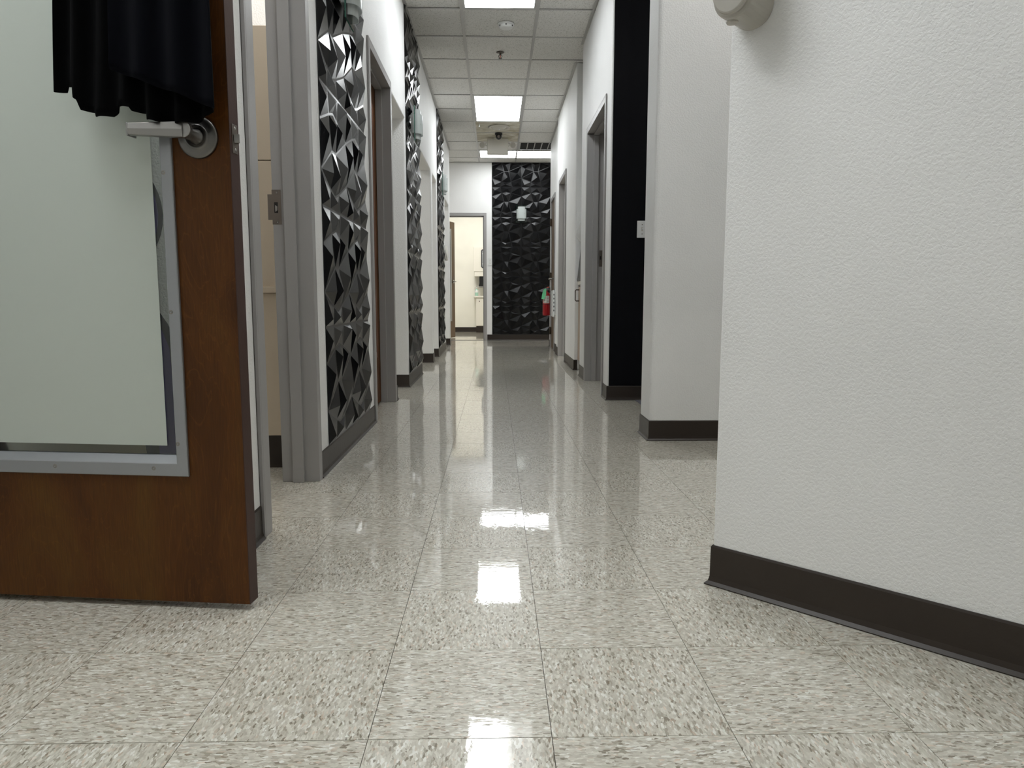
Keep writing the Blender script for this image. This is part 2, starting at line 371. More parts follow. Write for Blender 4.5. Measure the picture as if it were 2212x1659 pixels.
for j in range(-17, 18):
    y = GY + j * G
    for i in range(-4, 5):
        x = GX + i * G
        if hit(x + .3, y - .02) and hit(x + .3, y + .02): continue
        if i == 0 or i == 1 and 9 <= j <= 10:
            pass
        if -1 <= i <= 1 and -2 <= j <= 11:
            part('cross_tee', MB().box(x + .0125, x + G - .0125, y - .012, y + .012, CZ + .0005, CZ + .0022), M['tee'], ceil, local=True)
ctr = MB()
for j in range(-17, 18):
    y = GY + j * G
    for i in range(-4, 5):
        x = GX + i * G
        if not (-1 <= i <= 1 and -2 <= j <= 11): ctr.box(x + .0125, x + G - .0125, y - .012, y + .012, CZ + .0005, CZ + .0022)
part('cross_tee_remainder', ctr, M['tee'], ceil, kind='stuff', local=True)
# painted wall angles along the corridor walls
part('wall_angle', MB().box(-.7095, -.688, 5.0, 11.5, CZ - .002, CZ), M['tee'], ceil, local=True)
part('wall_angle', MB().box(.778, .7995, 5.2, 6.8, CZ - .002, CZ), M['tee'], ceil, local=True)
part('wall_angle', MB().box(.781, .8025, 7.31, 9.44, CZ - .002, CZ), M['tee'], ceil, local=True)
part('wall_angle', MB().box(.808, .8295, 9.46, 10.95, CZ - .002, CZ), M['tee'], ceil, local=True)
part('wall_angle', MB().box(-.7, .95, 12.478, 12.4995, CZ - .002, CZ), M['tee'], ceil, local=True)

lab = {3: 'unseen long lobby ceiling light added right behind the camera', 4: 'unseen lobby ceiling light added farthest behind the camera', 5: 'lobby ceiling light above the foreground door', 6: 'unseen ceiling light added over the carpeted room behind the pillar',
       7: 'unseen ceiling light added over the beige cabinet room', 8: 'unseen ceiling light added in the left rooms beside the middle panels', 9: 'unseen ceiling light added in the left rooms beside the far panels', 10: 'unseen ceiling light added over the alcove on the right',
       11: 'unseen ceiling light added in the room behind the far brown door', 12: 'unseen ceiling light added in the room beyond the end doorway',
       0: 'ceiling light panel nearest the camera, cut by the top of the photo', 1: 'bright square-looking ceiling light panel midway down the corridor', 2: 'wide ceiling light panel beside the vent at the far end'}
for n, (a, b, c, d, mk) in enumerate(lights):
    r = thing('ceiling_light', ((a + b) / 2, (c + d) / 2, CZ), lab.get(n, 'added ceiling light panel over a side room or the lobby behind the camera'), 'ceiling light', 'corridor ceiling lights' if n < 3 else 'ceiling lights out of view')
    fr = MB(); w = .021
    a_, b_, c_, d_ = a + .012, b - .012, c + .012, d - .012
    for bx in ((a_, a_ + w, c_, d_), (b_ - w, b_, c_, d_), (a_ + w, b_ - w, c_, c_ + w), (a_ + w, b_ - w, d_ - w, d_)): fr.box(*bx, CZ - .001, CZ + .012)
    part('light_frame', fr, M['tee'], r)
    part('diffuser', MB().box(a_ + w, b_ - w, c_ + w, d_ - w, CZ + .003, CZ + .009), M[mk], r)

# ---------------------------------------------------------------- walls
def comb(y0, y1, notches, z1=CZ - .001):
    """outline in (y,z): wall from y0 to y1 with openings (a,b,top)"""
    p = [(y0, 0)]
    for a, b, t in notches: p += [(a, 0), (a, t), (b, t), (b, 0)]
    p += [(y1, 0), (y1, z1), (y0, z1)]; return p
ZO, ZF = 2.13, 2.16
LW = -.71
wl = struct('wall_left', MB().prism(comb(1.98, 11.5, [(2.137, 2.85, ZF), (4.20, 5.06, ZF), (5.17, 5.88, ZO), (6.95, 8.17, ZO), (8.36, 8.97, ZO), (10.38, 11.25, ZO)]), -.83, LW, 0), M['wall'],
            'white textured left corridor wall with openings between its piers', bevel=.012, seg=3)
struct('wall_left_mural', MB().box(-1.5, -.8315, 1.97, 2.08, 0, CZ - .001), M['wall'], 'textured wall seen through the clear strip of the door glass')
struct('wall_left_lobby', MB().box(-1.62, -1.5015, -4.4, 2.08, 0, CZ - .001), M['wall'], 'white wall beside the hinges of the foreground door')
struct('wall_left_rooms', MB().box(-2.92, -2.8, 2.085, 16, 0, CZ - .001), M['wall'], 'rear wall of the rooms on the left')
struct('wall_left_partition', MB().box(-2.8, -.832, 3.72, 3.82, 0, CZ - .001), M['wall'], 'white wall above the beige cabinet on the left')
struct('wall_right', MB().prism(comb(5.10, 6.80, [(5.30, 6.36, ZF)]), .80, .92, 0), M['wall'], 'white right corridor wall around the nearest right door', bevel=.012, seg=3)
struct('wall_right_far', MB().prism(comb(9.45, 11.0, [(10.06, 10.76, ZF)]), .83, .95, 0), M['wall'], 'white right corridor wall round the far brown door', bevel=.012, seg=3)
struct('wall_right_alcove', MB().box(1.45, 1.55, 6.80, 7.30, 0, CZ - .001).box(.9215, 1.55, 6.70, 6.7985, 0, CZ - .001).box(.9515, 1.55, 7.302, 7.40, 0, CZ - .001), M['wall'], 'white walls of the alcove on the right')
struct('wall_right_outer', MB().box(2.5, 2.6, .0, 12.5, 0, CZ - .001), M['wall'], 'outer wall of the rooms on the right')
struct('wall_right_mid', MB().prism(comb(7.30, 9.4495, [(8.26, 9.10, ZF)]), .803, .95, 0), M['wall'], 'white right corridor wall beyond the alcove', bevel=.012, seg=3)
# black accent wall, facing the camera
struct('wall_right_black', MB().box(.9215, 2.5, 5.10, 5.22, 0, CZ - .001), M['blackwall'], 'plain black accent wall with the light switch')
struct('wall_right_black_skin', MB().box(.812, .9214, 5.094, 5.0995, .0, CZ - .001), M['blackwall'], 'black painted edge of the accent wall')
# white pillar wall
struct('wall_right_pillar', MB().box(.79, 2.5, 3.62, 3.86, 0, CZ - .001), M['wall'], 'white textured pillar between black wall and the near right wall', bevel=.022, seg=4)
# 45 degree wall near the camera
OB = Vector((.553, 1.752, 0)); OU = Vector((.70711, -.70711, 0)); ON = Vector((-.70711, -.70711, 0))
def obq(u, n): p = OB + OU * u + ON * n; return (p.x, p.y)
struct('wall_right_near', MB().prism([obq(0, 0), obq(2.75, 0), obq(2.75, -.12), obq(0, -.12)], 0, CZ - .001), M['wall'], 'white textured wall close to the camera on the right', bevel=.004, seg=2)
struct('wall_back', MB().box(-1.6, 2.6, -4.5, -4.4, 0, CZ - .001).box(2.501, 2.6, -4.4, -.001, 0, CZ - .001), M['wall'], 'lobby walls behind the camera')
# end wall with doorway
EW = 12.5
struct('wall_end', MB().prism([(-2.8, 0), (-1.085, 0), (-1.085, ZF), (-.155, ZF), (-.155, 0), (2.5, 0), (2.5, CZ - .001), (-2.8, CZ - .001)], EW, EW + .12, 1), M['wall'], 'white end wall of the corridor', bevel=.006)
struct('wall_end_room', MB().box(-2.8, .9, 15.7, 15.8, 0, CZ - .001).box(.9, 1.0, 12.63, 15.8, 0, CZ - .001), M['cream'], 'cream wall of the room beyond the end doorway')

# mural paint behind the door glass: flat paint shapes on the wall
MY = 1.97
def blob(pts, y0, y1): return MB().prism(pts, y0, y1, 1)
mural = thing('wall_mural', (-1.1, MY, 0), 'purple shapes outlined in charcoal painted on the wall behind the foreground door', 'mural')
def arc(cx, cz, rx, rz, n=36): return [(cx + rx * math.cos(2 * math.pi * i / n), cz + rz * math.sin(2 * math.pi * i / n)) for i in range(n)]
part('outline_shape', blob(arc(-1.03, .945, .148, .16), MY - .0015, MY - .0003), M['outline'], mural, label='charcoal outline of the upper oval')
part('painted_shape', blob(arc(-1.03, .945, .136, .146), MY - .0025, MY - .0016), M['purple'], mural, label='purple upper oval')
low = [(-.96, .72), (-.91, .694), (-.885, .655), (-.862, .60), (-.858, .50), (-.858, .02), (-1.3, .02), (-1.3, .70), (-1.1, .74)]
part('outline_shape', blob(low, MY - .0015, MY - .0003), M['outline'], mural, label='charcoal outline of the lower shape')
low2 = [(-.96, .685), (-.925, .668), (-.90, .635), (-.884, .59), (-.88, .50), (-.87, .02), (-.93, .02), (-.925, .36), (-.94, .5)]
part('painted_shape', blob(low2, MY - .0025, MY - .0016), M['purple'], mural, label='purple lower shape')
kh = [(-1.45, .05), (-.985, .05), (-.955, .25), (-.965, .33), (-.99, .36), (-1.45, .37)]
part('painted_shape', blob(kh, MY - .0028, MY - .0017), M['khaki'], mural, label='khaki painted area low on the wall')

# ---------------------------------------------------------------- baseboards
def base(name, path, label=None):
    """path in plan; the board grows to the LEFT of the walking direction"""
    prof = [(0.0006, .0005), (.015, .0005), (.0155, .003), (.008, .010), (.0050, .022), (.0045, .098), (.002, .103), (.0006, .103)]
    P = [Vector((p[0], p[1])) for p in path]; n = len(P); nor = []
    for i in range(n - 1):
        d = (P[i + 1] - P[i]).normalized(); nor.append(Vector((-d.y, d.x)))
    offs = []
    for i in range(n):
        a = nor[max(i - 1, 0)]; b = nor[min(i, n - 2)]; m = (a + b); m = m / max(m.length_squared / 2, .2)
        offs.append(m)
    vs = []; k = len(prof)
    for i in range(n):
        for o, z in prof: q = P[i] + offs[i] * o; vs.append((q.x, q.y, z))
    fs = [(i * k + j, i * k + (j + 1) % k, (i + 1) * k + (j + 1) % k, (i + 1) * k + j) for i in range(n - 1) for j in range(k)]
    fs += [tuple(range(k)), tuple(range((n - 1) * k, n * k))]
    return struct(name, MB().add(vs, fs), M['base'], label)
B = base
B('baseboard_left', [(-.71, 2.126), (-.71, 1.98), (-.83, 1.98)], 'brown rubber baseboard beside the frame behind the foreground door')
B('baseboard_left', [(-.71, 4.188), (-.71, 2.862)], 'brown rubber baseboard under the nearest black panels')
B('baseboard_left', [(-.71, 5.17), (-.71, 5.072)], 'short brown baseboard past the second left door')
B('baseboard_left', [(-.71, 6.95), (-.71, 5.88), (-.83, 5.88)], 'brown baseboard round the pier of the middle black panels')
B('baseboard_left', [(-.71, 8.36), (-.71, 8.17), (-.83, 8.17)], 'brown baseboard of the narrow white pier')
B('baseboard_left', [(-.71, 10.38), (-.71, 8.97), (-.83, 8.97)], 'brown baseboard round the pier of the far black panels')
B('baseboard_left', [(-.71, 11.5), (-.71, 11.25), (-.83, 11.25)], 'brown baseboard of the last left pier')
B('baseboard_left', [(-.832, 1.97), (-1.49, 1.97)], 'brown baseboard under the wall behind the foreground door')
B('baseboard_end', [(2.4, EW), (-.138, EW)], 'brown baseboard under the black panels of the end wall')
B('baseboard_end', [(.88, 15.7), (-2.79, 15.7)], 'dark baseboard in the room beyond the end doorway')
B('baseboard_right', [(2.45, 5.0935), (.80, 5.0935), (.80, 5.288)], 'brown baseboard under the black accent wall')
B('baseboard_right', [(.80, 6.372), (.80, 6.79)], 'brown baseboard past the nearest right door')
B('baseboard_right', [(.836, 7.30), (.803, 7.30), (.803, 8.248)], 'brown baseboard beyond the alcove')
B('baseboard_right', [(.803, 9.112), (.803, 9.445)], 'short brown baseboard past the narrow gray doorway')
B('baseboard_right', [(.83, 9.455), (.83, 10.048)], 'brown baseboard before the far right door')
B('baseboard_right', [(.83, 10.772), (.83, 10.99)], 'brown baseboard below the fire extinguisher')
B('baseboard_right', [(2.45, 3.62), (.79, 3.62), (.79, 3.85)], 'dark brown baseboard round the white pillar')
B('baseboard_right', [obq(2.6, 0), obq(0, 0), obq(0, -.12)], 'dark brown rubber baseboard of the near right wall')

# ---------------------------------------------------------------- black diamond wall panels
PN = dict(c00=(0, 0), c10=(1, 0), c01=(0, 1), c11=(1, 1), a7=(.287, 0), a8=(.695, 0), b7=(.287, 1), b8=(.695, 1), l1=(0, .308), r1=(1, .308), l2=(0, .705), r2=(1, .705),
          n1=(.415, .492), n2=(.565, .492), n9=(.33, .2), n10=(.645, .2), m=(.485, .165), n5=(.325, .83), n6=(.65, .83), m2=(.49, .872))
PR = [('c00 a7 n9 l1', (.10, .12), .024), ('a7 a8 n10 m n9', (.52, .06), .014), ('a8 c10 r1 n10', (.90, .05), .026), ('l1 n9 n1 l2', (.13, .41), .030), ('n9 m n10 n2 n1', (.46, .28), .026),
      ('n10 r1 n2', (.715, .275), .022), ('n2 r1 r2 n6', (.86, .562), .032), ('l2 n1 n5', (.28, .70), .026), ('n1 n2 n6 m2 n5', (.53, .69), .030), ('l2 n5 b7 c01', (.10, .935), .026),
      ('n5 m2 n6 b8 b7', (.455, .925), .020), ('n6 r2 c11 b8', (.88, .875), .030)]
def panel_mesh(rot=0, zc=1.0, flip=False):
    """0.5 m square; local x right, z up, front faces -y"""
    mb = MB(); mb.box(.0, .5, -.003, -.0004, .0, .5)
    def tr(u, v):
        for _ in range(rot): u, v = v, 1 - u
        if flip: v = 1 - v
        return u * .5, .5 - v * .5
    for names, ap, h in PR:
        pts = [Vector(tr(*PN[n])) for n in names.split()]
        area = sum(pts[i].x * pts[(i + 1) % len(pts)].y - pts[(i + 1) % len(pts)].x * pts[i].y for i in range(len(pts)))
        if area < 0: pts.reverse()
        n = len(pts); ins = []
        for i in range(n):
            a, b, c = pts[i - 1], pts[i], pts[(i + 1) % n]
            n1 = Vector((-(b - a).y, (b - a).x)).normalized(); n2 = Vector((-(c - b).y, (c - b).x)).normalized()
            mm = n1 + n2; mm = mm / max(mm.length_squared / 2, .35)
            w = .0048; q = b + mm * w; ins.append(q)
        A = Vector(tr(*ap)); vs = [(q.x, -.003, q.y) for q in ins] + [(A.x, -.003 - h * .80, A.y)]
        mb.add(vs, [(i, (i + 1) % n, n) for i in range(n)])
    bis = None
    if zc < .5: bis = ((0, 0, zc), (0, 0, 1))
    return mb.mesh('wall_panel', M['panel'], recalc=False, bisect=bis)
def fix_normals(me):
    bm = bmesh.new(); bm.from_mesh(me)
    for f in bm.faces:
        if len(f.verts) == 3 and f.normal.y > 0: f.normal_flip()
    bm.to_mesh(me); bm.free(); return me
pfront = fix_normals(panel_mesh(0)); pfront_top = fix_normals(panel_mesh(0, .402))
PROT, PFLIP = 0, False
pside = fix_normals(panel_mesh(PROT, 1., PFLIP)); pside_top = fix_normals(panel_mesh(PROT, .402, PFLIP))
def panels(parent, x, y, rz, me, me_top):
    c, s_ = math.cos(rz), math.sin(rz)
    for k in range(6):
        for i in range(2):
            o = bpy.data.objects.new('wall_panel', me_top if k == 5 else me); COL.objects.link(o); o.parent = parent
            o.location = (x + c * .5 * i, y + s_ * .5 * i, .104 + .5 * k - .001); o.rotation_euler = (0, 0, rz)
panels(wl, LW + .0005, 3.025, math.pi / 2, pside, pside_top)
panels(wl, LW + .0005, 5.925, math.pi / 2, pside, pside_top)
panels(wl, LW + .0005, 9.03, math.pi / 2, pside, pside_top)
panels(bpy.data.objects['wall_end'], -.052, EW - .0005, 0, pfront, pfront_top)

# ---------------------------------------------------------------- door frames
def frame(mb, stop, fx, s_, yo0, yi0, yi1, yo1, zi=2.12, zo=2.17, dep=.147):
    a = fx + s_ * .012; b = fx - s_ * (dep - .012); f0 = fx + s_ * .0006
    mb.box(a, b, yo0 + .0105, yi0, 0, zi).box(a, b, yi1, yo1 - .0105, 0, zi).box(a, b, yo0 + .0105, yo1 - .0105, zi, zo - .0105)
    mb.box(a, f0, yo0, yo0 + .0104, 0, zo).box(a, f0, yo1 - .0104, yo1, 0, zo).box(a, f0, yo0 + .0104, yo1 - .0104, zo - .0104, zo)
    c, d = fx - s_ * .046, fx - s_ * .090
    stop.box(c, d, yi0 + .0001, yi0 + .016, 0, zi - .016).box(c, d, yi1 - .016, yi1 - .0001, 0, zi - .016).box(c, d, yi0 + .0001, yi1 - .0001, zi - .016, zi - .0002)
def doorway(name, fx, s_, yo0, yi0, yi1, yo1, label):
    r = thing(name, (fx, (yi0 + yi1) / 2, 0), label, 'door', kind='structure')
    a, b = MB(), MB(); frame(a, b, fx, s_, yo0, yi0, yi1, yo1)
    part('door_frame', a, M['gray_metal'], r, bevel=.002); part('stop', b, M['gray_metal'], r, bevel=.0025)
    return r
def slab_door(r, fx, s_, yi0, yi1, mat, lite=None, hinge_at=None):
    f = fx - s_ * .0915; g = f - s_ * .044; mb = MB()
    if lite:
        a, b, c, d = lite
        mb.box(f, g, yi0 + .004, a, .01, 2.112).box(f, g, b, yi1 - .004, .01, 2.112).box(f, g, a, b, .01, c).box(f, g, a, b, d, 2.112)
    else: mb.box(f, g, yi0 + .004, yi1 - .004, .01, 2.112)
    sl = part('door_slab', mb, mat, r, bevel=.0015)
    if lite:
        fr = MB(); t0, t1 = f + s_ * .012, f + s_ * .0003
        for bx in ((a - .03, a + .008, c - .03, d + .03), (b - .008, b + .03, c - .03, d + .03), (a + .008, b - .008, c - .03, c + .008), (a + .008, b - .008, d - .008, d + .03)): fr.box(t0, t1, *bx)
        part('lite_moulding', fr, M['wood_trim'], r, bevel=.004)
        part('glass', MB().box(f - s_ * .018, f - s_ * .023, a, b, c, d), M['glass'], r)
    return f
d2 = doorway('door_2', LW, 1, 2.127, 2.198, 2.81, 2.86, 'gray metal door frame with strike plate, open to the beige cabinet room')
sp = MB().prism([(-.846, 1.003), (-.846, 1.02), (-.862, 1.02), (-.862, 1.115), (-.846, 1.115), (-.846, 1.132), (-.812, 1.132), (-.812, 1.003)], 2.8085, 2.8099, 1)
spo = part('strike_plate', sp, M['steel_dark'], d2, label='bronze strike plate on the jamb')
part('latch_hole', MB().box(-.838, -.824, 2.8078, 2.8084, 1.046, 1.086), M['dark'], spo)
part('latch_lip', MB().prism([(-.834, 1.050), (-.826, 1.055), (-.826, 1.070), (-.834, 1.075)], 2.8065, 2.8077, 1), M['steel'], spo)
for z in (1.013, 1.122): part('screw', MB().lathe([(0, 0), (.004, 0), (.004, -.001)], (-.826, 2.8078, z), (0, 1, 0), 12), M['screw'], spo)
part('boot_patch', MB().box(-.7995, -.7555, 2.7925, 2.7938, 0.001, .052), M['gray_metal'], d2)
d3 = doorway('door_3', LW, 1, 4.19, 4.24, 5.02, 5.07, 'closed brown wooden door in a gray frame between two panelled piers')
slab_door(d3, LW, 1, 4.24, 5.02, M['wood'], (4.42, 4.82, .36, 1.94))
d4 = doorway('door_4', .80, -1, 5.29, 5.335, 6.32, 6.37, 'nearest right doorway with a tall gray metal frame and strike plate')
sp = part('strike_plate', MB().box(.905, .935, 6.3185, 6.3199, 1.0, 1.14), M['steel_dark'], d4)
part('latch_hole', MB().box(.912, .922, 6.3179, 6.3184, 1.06, 1.09), M['dark'], sp)
d5 = doorway('door_5', .803, -1, 8.25, 8.295, 9.06, 9.11, 'narrow gray framed doorway midway down the right wall')
d6 = doorway('door_6', .83, -1, 10.05, 10.095, 10.72, 10.77, 'brown door with steel lever beside the fire extinguisher')
f = .83 - .012
sl = part('door_slab', MB().box(f + .016, f + .058, 10.099, 10.716, .01, 2.112), M['door_far'], d6)
for z in (.25, 1.05, 1.83): part('hinge', MB().cyl((f - .004, 10.708, z - .055), (f - .004, 10.708, z + .055), .009, n=10).box(f - .004, f + .0155, 10.69, 10.7155, z - .05, z + .05), M['brass_dark'], d6)
hd = MB(); hd.box(f + .004, f + .0158, 10.14, 10.19, .93, 1.08); part('lock_plate', hd, M['steel'], d6, bevel=.004)
part('lever_handle', MB().tube([(f + .004, 10.165, 1.0), (f - .05, 10.165, 1.0), (f - .056, 10.18, 1.0), (f - .054, 10.28, .997)], .009), M['steel'], d6)

# end doorway
d7 = thing('door_7', (-.62, EW, 0), 'brown door standing open in the gray end doorway', 'door', kind='structure')
fr = MB(); zi, zo = 2.12, 2.17
for a, b in ((-1.095, -1.05), (-.19, -.145)): fr.box(a + (.0105 if a < -1 else 0), b - (0 if a < -1 else .0105), EW - .012, EW + .135, 0, zi)
fr.box(-1.0845, -.1555, EW - .012, EW + .135, zi, zo - .0105)
fr.box(-1.095, -1.0846, EW - .012, EW - .0006, 0, zo).box(-.1554, -.145, EW - .012, EW - .0006, 0, zo).box(-1.0846, -.1554, EW - .012, EW - .0006, zo - .0104, zo)
part('door_frame', fr, M['gray_metal'], d7, bevel=.002)
part('stop', MB().box(-1.0499, -1.034, EW + .03, EW + .07, 0, zi - .016).box(-.206, -.1901, EW + .03, EW + .07, 0, zi - .016).box(-1.0499, -.1901, EW + .03, EW + .07, zi - .016, zi - .0002), M['gray_metal'], d7)
hp = Vector((-1.035, EW + .15, 0)); hx = (Vector((-.72, EW + .95, 0)) - hp).normalized(); hy = Vector((-hx.y, hx.x, 0))
DM = Matrix(((hx.x, hy.x, 0, hp.x), (hx.y, hy.y, 0, hp.y), (0, 0, 1, 0), (0, 0, 0, 1)))
mb = MB().box(0, .80, 0, .044, .01, .34).box(0, .80, 0, .044, 1.94, 2.1).box(0, .10, 0, .044, .34, 1.94).box(.62, .80, 0, .044, .34, 1.94).xf(DM)
part('door_slab', mb, M['door_far'], d7)
mb = MB()
for bx in ((.07, .12, .31, 1.97), (.60, .65, .31, 1.97), (.12, .60, .31, .36), (.12, .60, 1.92, 1.97)): mb.box(bx[0], bx[1], -.008, -.0003, bx[2], bx[3])
part('lite_frame', mb.xf(DM), M['alu'], d7)
part('glass', MB().box(.12, .60, .018, .024, .345, 1.935).xf(DM), M['glass'], d7)
part('lever_handle', MB().cyl((.73, -.0005, 1.03), (.73, -.012, 1.03), .032).tube([(.73, -.01, 1.03), (.73, -.055, 1.03), (.69, -.06, 1.03), (.63, -.058, 1.03)], .009).xf(DM), M['steel'], d7)
part('threshold', MB().box(-1.05, -.19, EW + .02, EW + .11, .0003, .006), M['steel'], d7)

# ---------------------------------------------------------------- foreground door
LD = Vector((-.99325, .1162, 0)); RZ1 = math.atan2(LD.y, LD.x)
d1 = thing('door_1', (-.572, 1.617, 0), 'large brown wooden door with frosted window and steel lever, open in the left foreground', 'door', kind='structure', rz=RZ1)
# local: x from the free edge towards the hinge, +y towards the camera
WD = .905; A_, B_, C_, D_ = .150, .76, .345, 1.88
sl = MB()
sl.box(.0015, A_, -.0405, 0, .015, 2.115).box(B_, WD, -.0405, 0, .015, 2.115).box(A_, B_, -.0405, 0, .015, C_).box(A_, B_, -.0405, 0, D_, 2.115)
part('door_slab', sl, M['wood'], d1, local=True, label='brown birch veneer door leaf')
part('edge_band', MB().box(-.0003, .0014, -.0412, .0004, .0145, 2.116), M['mauve_edge'], d1, local=True, label='dark stained free edge', bevel=.0012)
def lite_bars(y0, ysgn):
    m = MB(); o0, o1, w = .131, .779, .031
    z0, z1 = .318, 1.905
    def q(x, z, y): return (x, y0 + ysgn * y, z)
    for (xa, za), (xb, zb) in (((o0, z0), (o1, z0)), ((o1, z0), (o1, z1)), ((o1, z1), (o0, z1)), ((o0, z1), (o0, z0))):
        def ins(x, z, d):
            dx = d * .85 if d < .032 else .0264 + (d - .031) * .25
            return (x + (dx if x == o0 else -dx), z + (d if z == z0 else -d))
        prof = [(0, .0002), (0, .006), (.002, .0075), (w - .002, .0075), (w, .006), (.045, -.016), (.045, -.0185), (.0215, -.0185), (.0215, .0002)]
        va = [q(*ins(xa, za, d), h) for d, h in prof]; vb = [q(*ins(xb, zb, d), h) for d, h in prof]
        k = len(prof); m.add(va + vb, [(i, (i + 1) % k, k + (i + 1) % k, k + i) for i in range(k)])
    return m
vf = part('vision_frame', lite_bars(0, 1), M['alu'], d1, local=True, label='satin aluminium window frame')
part('vision_frame', lite_bars(-.0405, -1), M['alu'], d1, local=True, label='satin aluminium window frame on the far face')
for x, z in ((.151, .996), (.151, .693), (.152, .394), (.455, .336), (.213, .336), (.151, 1.30), (.151, 1.60), (.70, .336), (.759, .70), (.759, 1.2)):
    s1 = part('screw', MB().lathe([(0, .0062), (.0016, .0064), (.0020, .0086), (.0032, .0086), (.0042, .0078), (.0050, .0076)], (x, 0, z), (0, 1, 0), 16), M['screw'], vf, local=True)
    
part('glass', MB().box(A_ + .012, B_ - .012, -.022, -.0195, C_ + .0, D_ - .0), M['glass'], d1, local=True)
part('frosted_film', MB().box(.193, B_ - .020, -.0190, -.0185, .384, 1.86), M['frost'], d1, local=True, label='frosted film on the door glass')
lv = part('rose', MB().lathe([(0.0445, .0003), (.0445, .005), (.043, .0075), (.037, .0095), (.027, .010), (.0255, .0125), (.0235, .0135), (.0205, .0125), (.019, .0105), (0, .0105)], (.070, 0, 1.069), (0, 1, 0), 48), M['steel_rose'], d1, local=True, label='round steel rose')
mb = MB().lathe([(.0165, .0106), (.0155, .016), (.0128, .020), (.0118, .048), (.0118, .056)], (.070, 0, 1.069), (0, 1, 0), 28)
pd = [(.072, .0165), (.085, .0165), (.12, .0155), (.16, .0140), (.188, .0130), (.193, .0130)]
vs = []
for x, hh in pd:
    for y, zz in ((.050, -hh), (.053, -hh - .0006), (.0605, -hh + .001), (.063, 0), (.0605, hh - .001), (.053, hh + .0006), (.050, hh)): vs.append((x, y, 1.074 + zz + (x - .07) * .03))
k = 7; n = len(pd)
fs = [(i * k + j, i * k + (j + 1) % k, (i + 1) * k + (j + 1) % k, (i + 1) * k + j) for i in range(n - 1) for j in range(k)] + [tuple(range(k)), tuple(range((n - 1) * k, n * k))]
mb.add(vs, fs)
mb.add([(.072 - .0165 * math.sin(t), y, 1.074 + .0168 * math.cos(t)) for y in (.050, .0605) for t in [math.pi * i / 14 for i in range(15)]],
       [(i, i + 1, 15 + i + 1, 15 + i) for i in range(14)] + [tuple(range(15))[::-1], tuple(range(15, 30))])
mb.box(.1930, .1975, .030, .0605, 1.0635, 1.0905)
part('lever_handle', mb, M['steel'], d1, local=True, label='brushed steel lever', bevel=.0012)
lp = part('latch_plate', MB().box(-.0018, -.0004, -.033, -.0085, 1.038, 1.100), M['steel_dark'], d1, local=True, bevel=.0005)
part('latch_bolt', MB().prism([(-.0019, -.0135), (-.0135, -.0155), (-.0135, -.0185), (-.0019, -.0285)], 1.060, 1.079, 2), M['steel'], lp, local=True, bevel=.001)
for z in (1.046, 1.092): part('screw', MB().lathe([(0, .0024), (.0036, .0022), (.004, .0018)], (0, -.0205, z), (-1, 0, 0), 12), M['screw'], lp, local=True)
hk = MB().box(.17, .20, .0003, .004, 1.93, 1.99).tube([(.185, .003, 1.965), (.185, .04, 1.955), (.185, .062, 1.965), (.185, .066, 1.985)], .005)
part('coat_hook', hk, M['steel'], d1, local=True)
for z in (.25, 1.05, 1.85): part('hinge', MB().cyl((WD + .006, .004, z - .055), (WD + .006, .004, z + .055), .007, n=12), M['steel_dark'], d1, local=True)

# garments hanging on the door, folds running down to an uneven hem
def garment(name, s0, s1, hem, y0, mat, label, top=1.80, amp=.010, nf=7, ph=0., t=.004, taper=.6):
    NU, NV = 320, 40; out = []
    def hz(s):
        for (a, za), (b, zb) in zip(hem, hem[1:]):
            if a <= s <= b: return za + (zb - za) * (s - a) / max(b - a, 1e-6)
        return hem[0][1] if s < hem[0][0] else hem[-1][1]
    for k in range(2):
        for j in range(NV + 1):
            v = j / NV
            for i in range(NU + 1):
                u = i / NU; sb = s0 + (s1 - s0) * u; zb = hz(sb); z = top + (zb - top) * v
                c = (s0 + s1) / 2; w = taper + (1 - taper) * min(1, v * 1.0) ** .6
                if z < 1.35: w = 1 - .05 * (z - 1.10) / .25
                else: w = .95 - (.95 - .25) * ((z - 1.35) / .45) ** 1.4
                s = (s0 + (sb - s0) * .95 + (.185 - s0 - (sb - s0) * .95) * (1 - w / .95)) if z > 1.35 else ( s0 + (sb - s0) * w)
                fold = math.sin(u * nf * 2 * math.pi + ph + .6 * math.sin(3 * v)) * amp * (.4 + .6 * v) + .4 * amp * math.sin(u * nf * 5.1 + 2 * v + ph)
                out.append((s, y0 + fold - k * t, z))
    W_ = NU + 1; N1 = W_ * (NV + 1); fs = []
    for k in range(2):
        for j in range(NV):
            for i in range(NU): a = k * N1 + j * W_ + i; fs.append((a, a + 1, a + W_ + 1, a + W_))
    for i in range(NU): fs += [(i, i + 1, N1 + i + 1, N1 + i), (NV * W_ + i, NV * W_ + i + 1, N1 + NV * W_ + i + 1, N1 + NV * W_ + i)]
    for j in range(NV): fs += [(j * W_, (j + 1) * W_, N1 + (j + 1) * W_, N1 + j * W_), (j * W_ + NU, (j + 1) * W_ + NU, N1 + (j + 1) * W_ + NU, N1 + j * W_ + NU)]
    mb = MB().add(out, fs, True).xf(Matrix.Translation((-.572, 1.617, 0)) @ Matrix.Rotation(RZ1, 4, 'Z'))
    r = thing(name, (-.572 + LD.x * .185, 1.617 + LD.y * .185 - .05, 1.10), label, 'garment', 'dark garments hanging on the foreground door')
    part('cloth', mb, mat, r); return r
hem_b = [(.0, 1.108), (.010, 1.099), (.046, 1.089), (.086, 1.086), (.127, 1.090), (.149, 1.095), (.1525, 1.109), (.182, 1.113), (.1855, 1.12), (.213, 1.124), (.216, 1.112), (.228, 1.104), (.262, 1.103), (.266, 1.112), (.294, 1.117), (.300, 1.136), (.3075, 1.141), (.309, 1.162), (.333, 1.169), (.3365, 1.157), (.353, 1.154)]
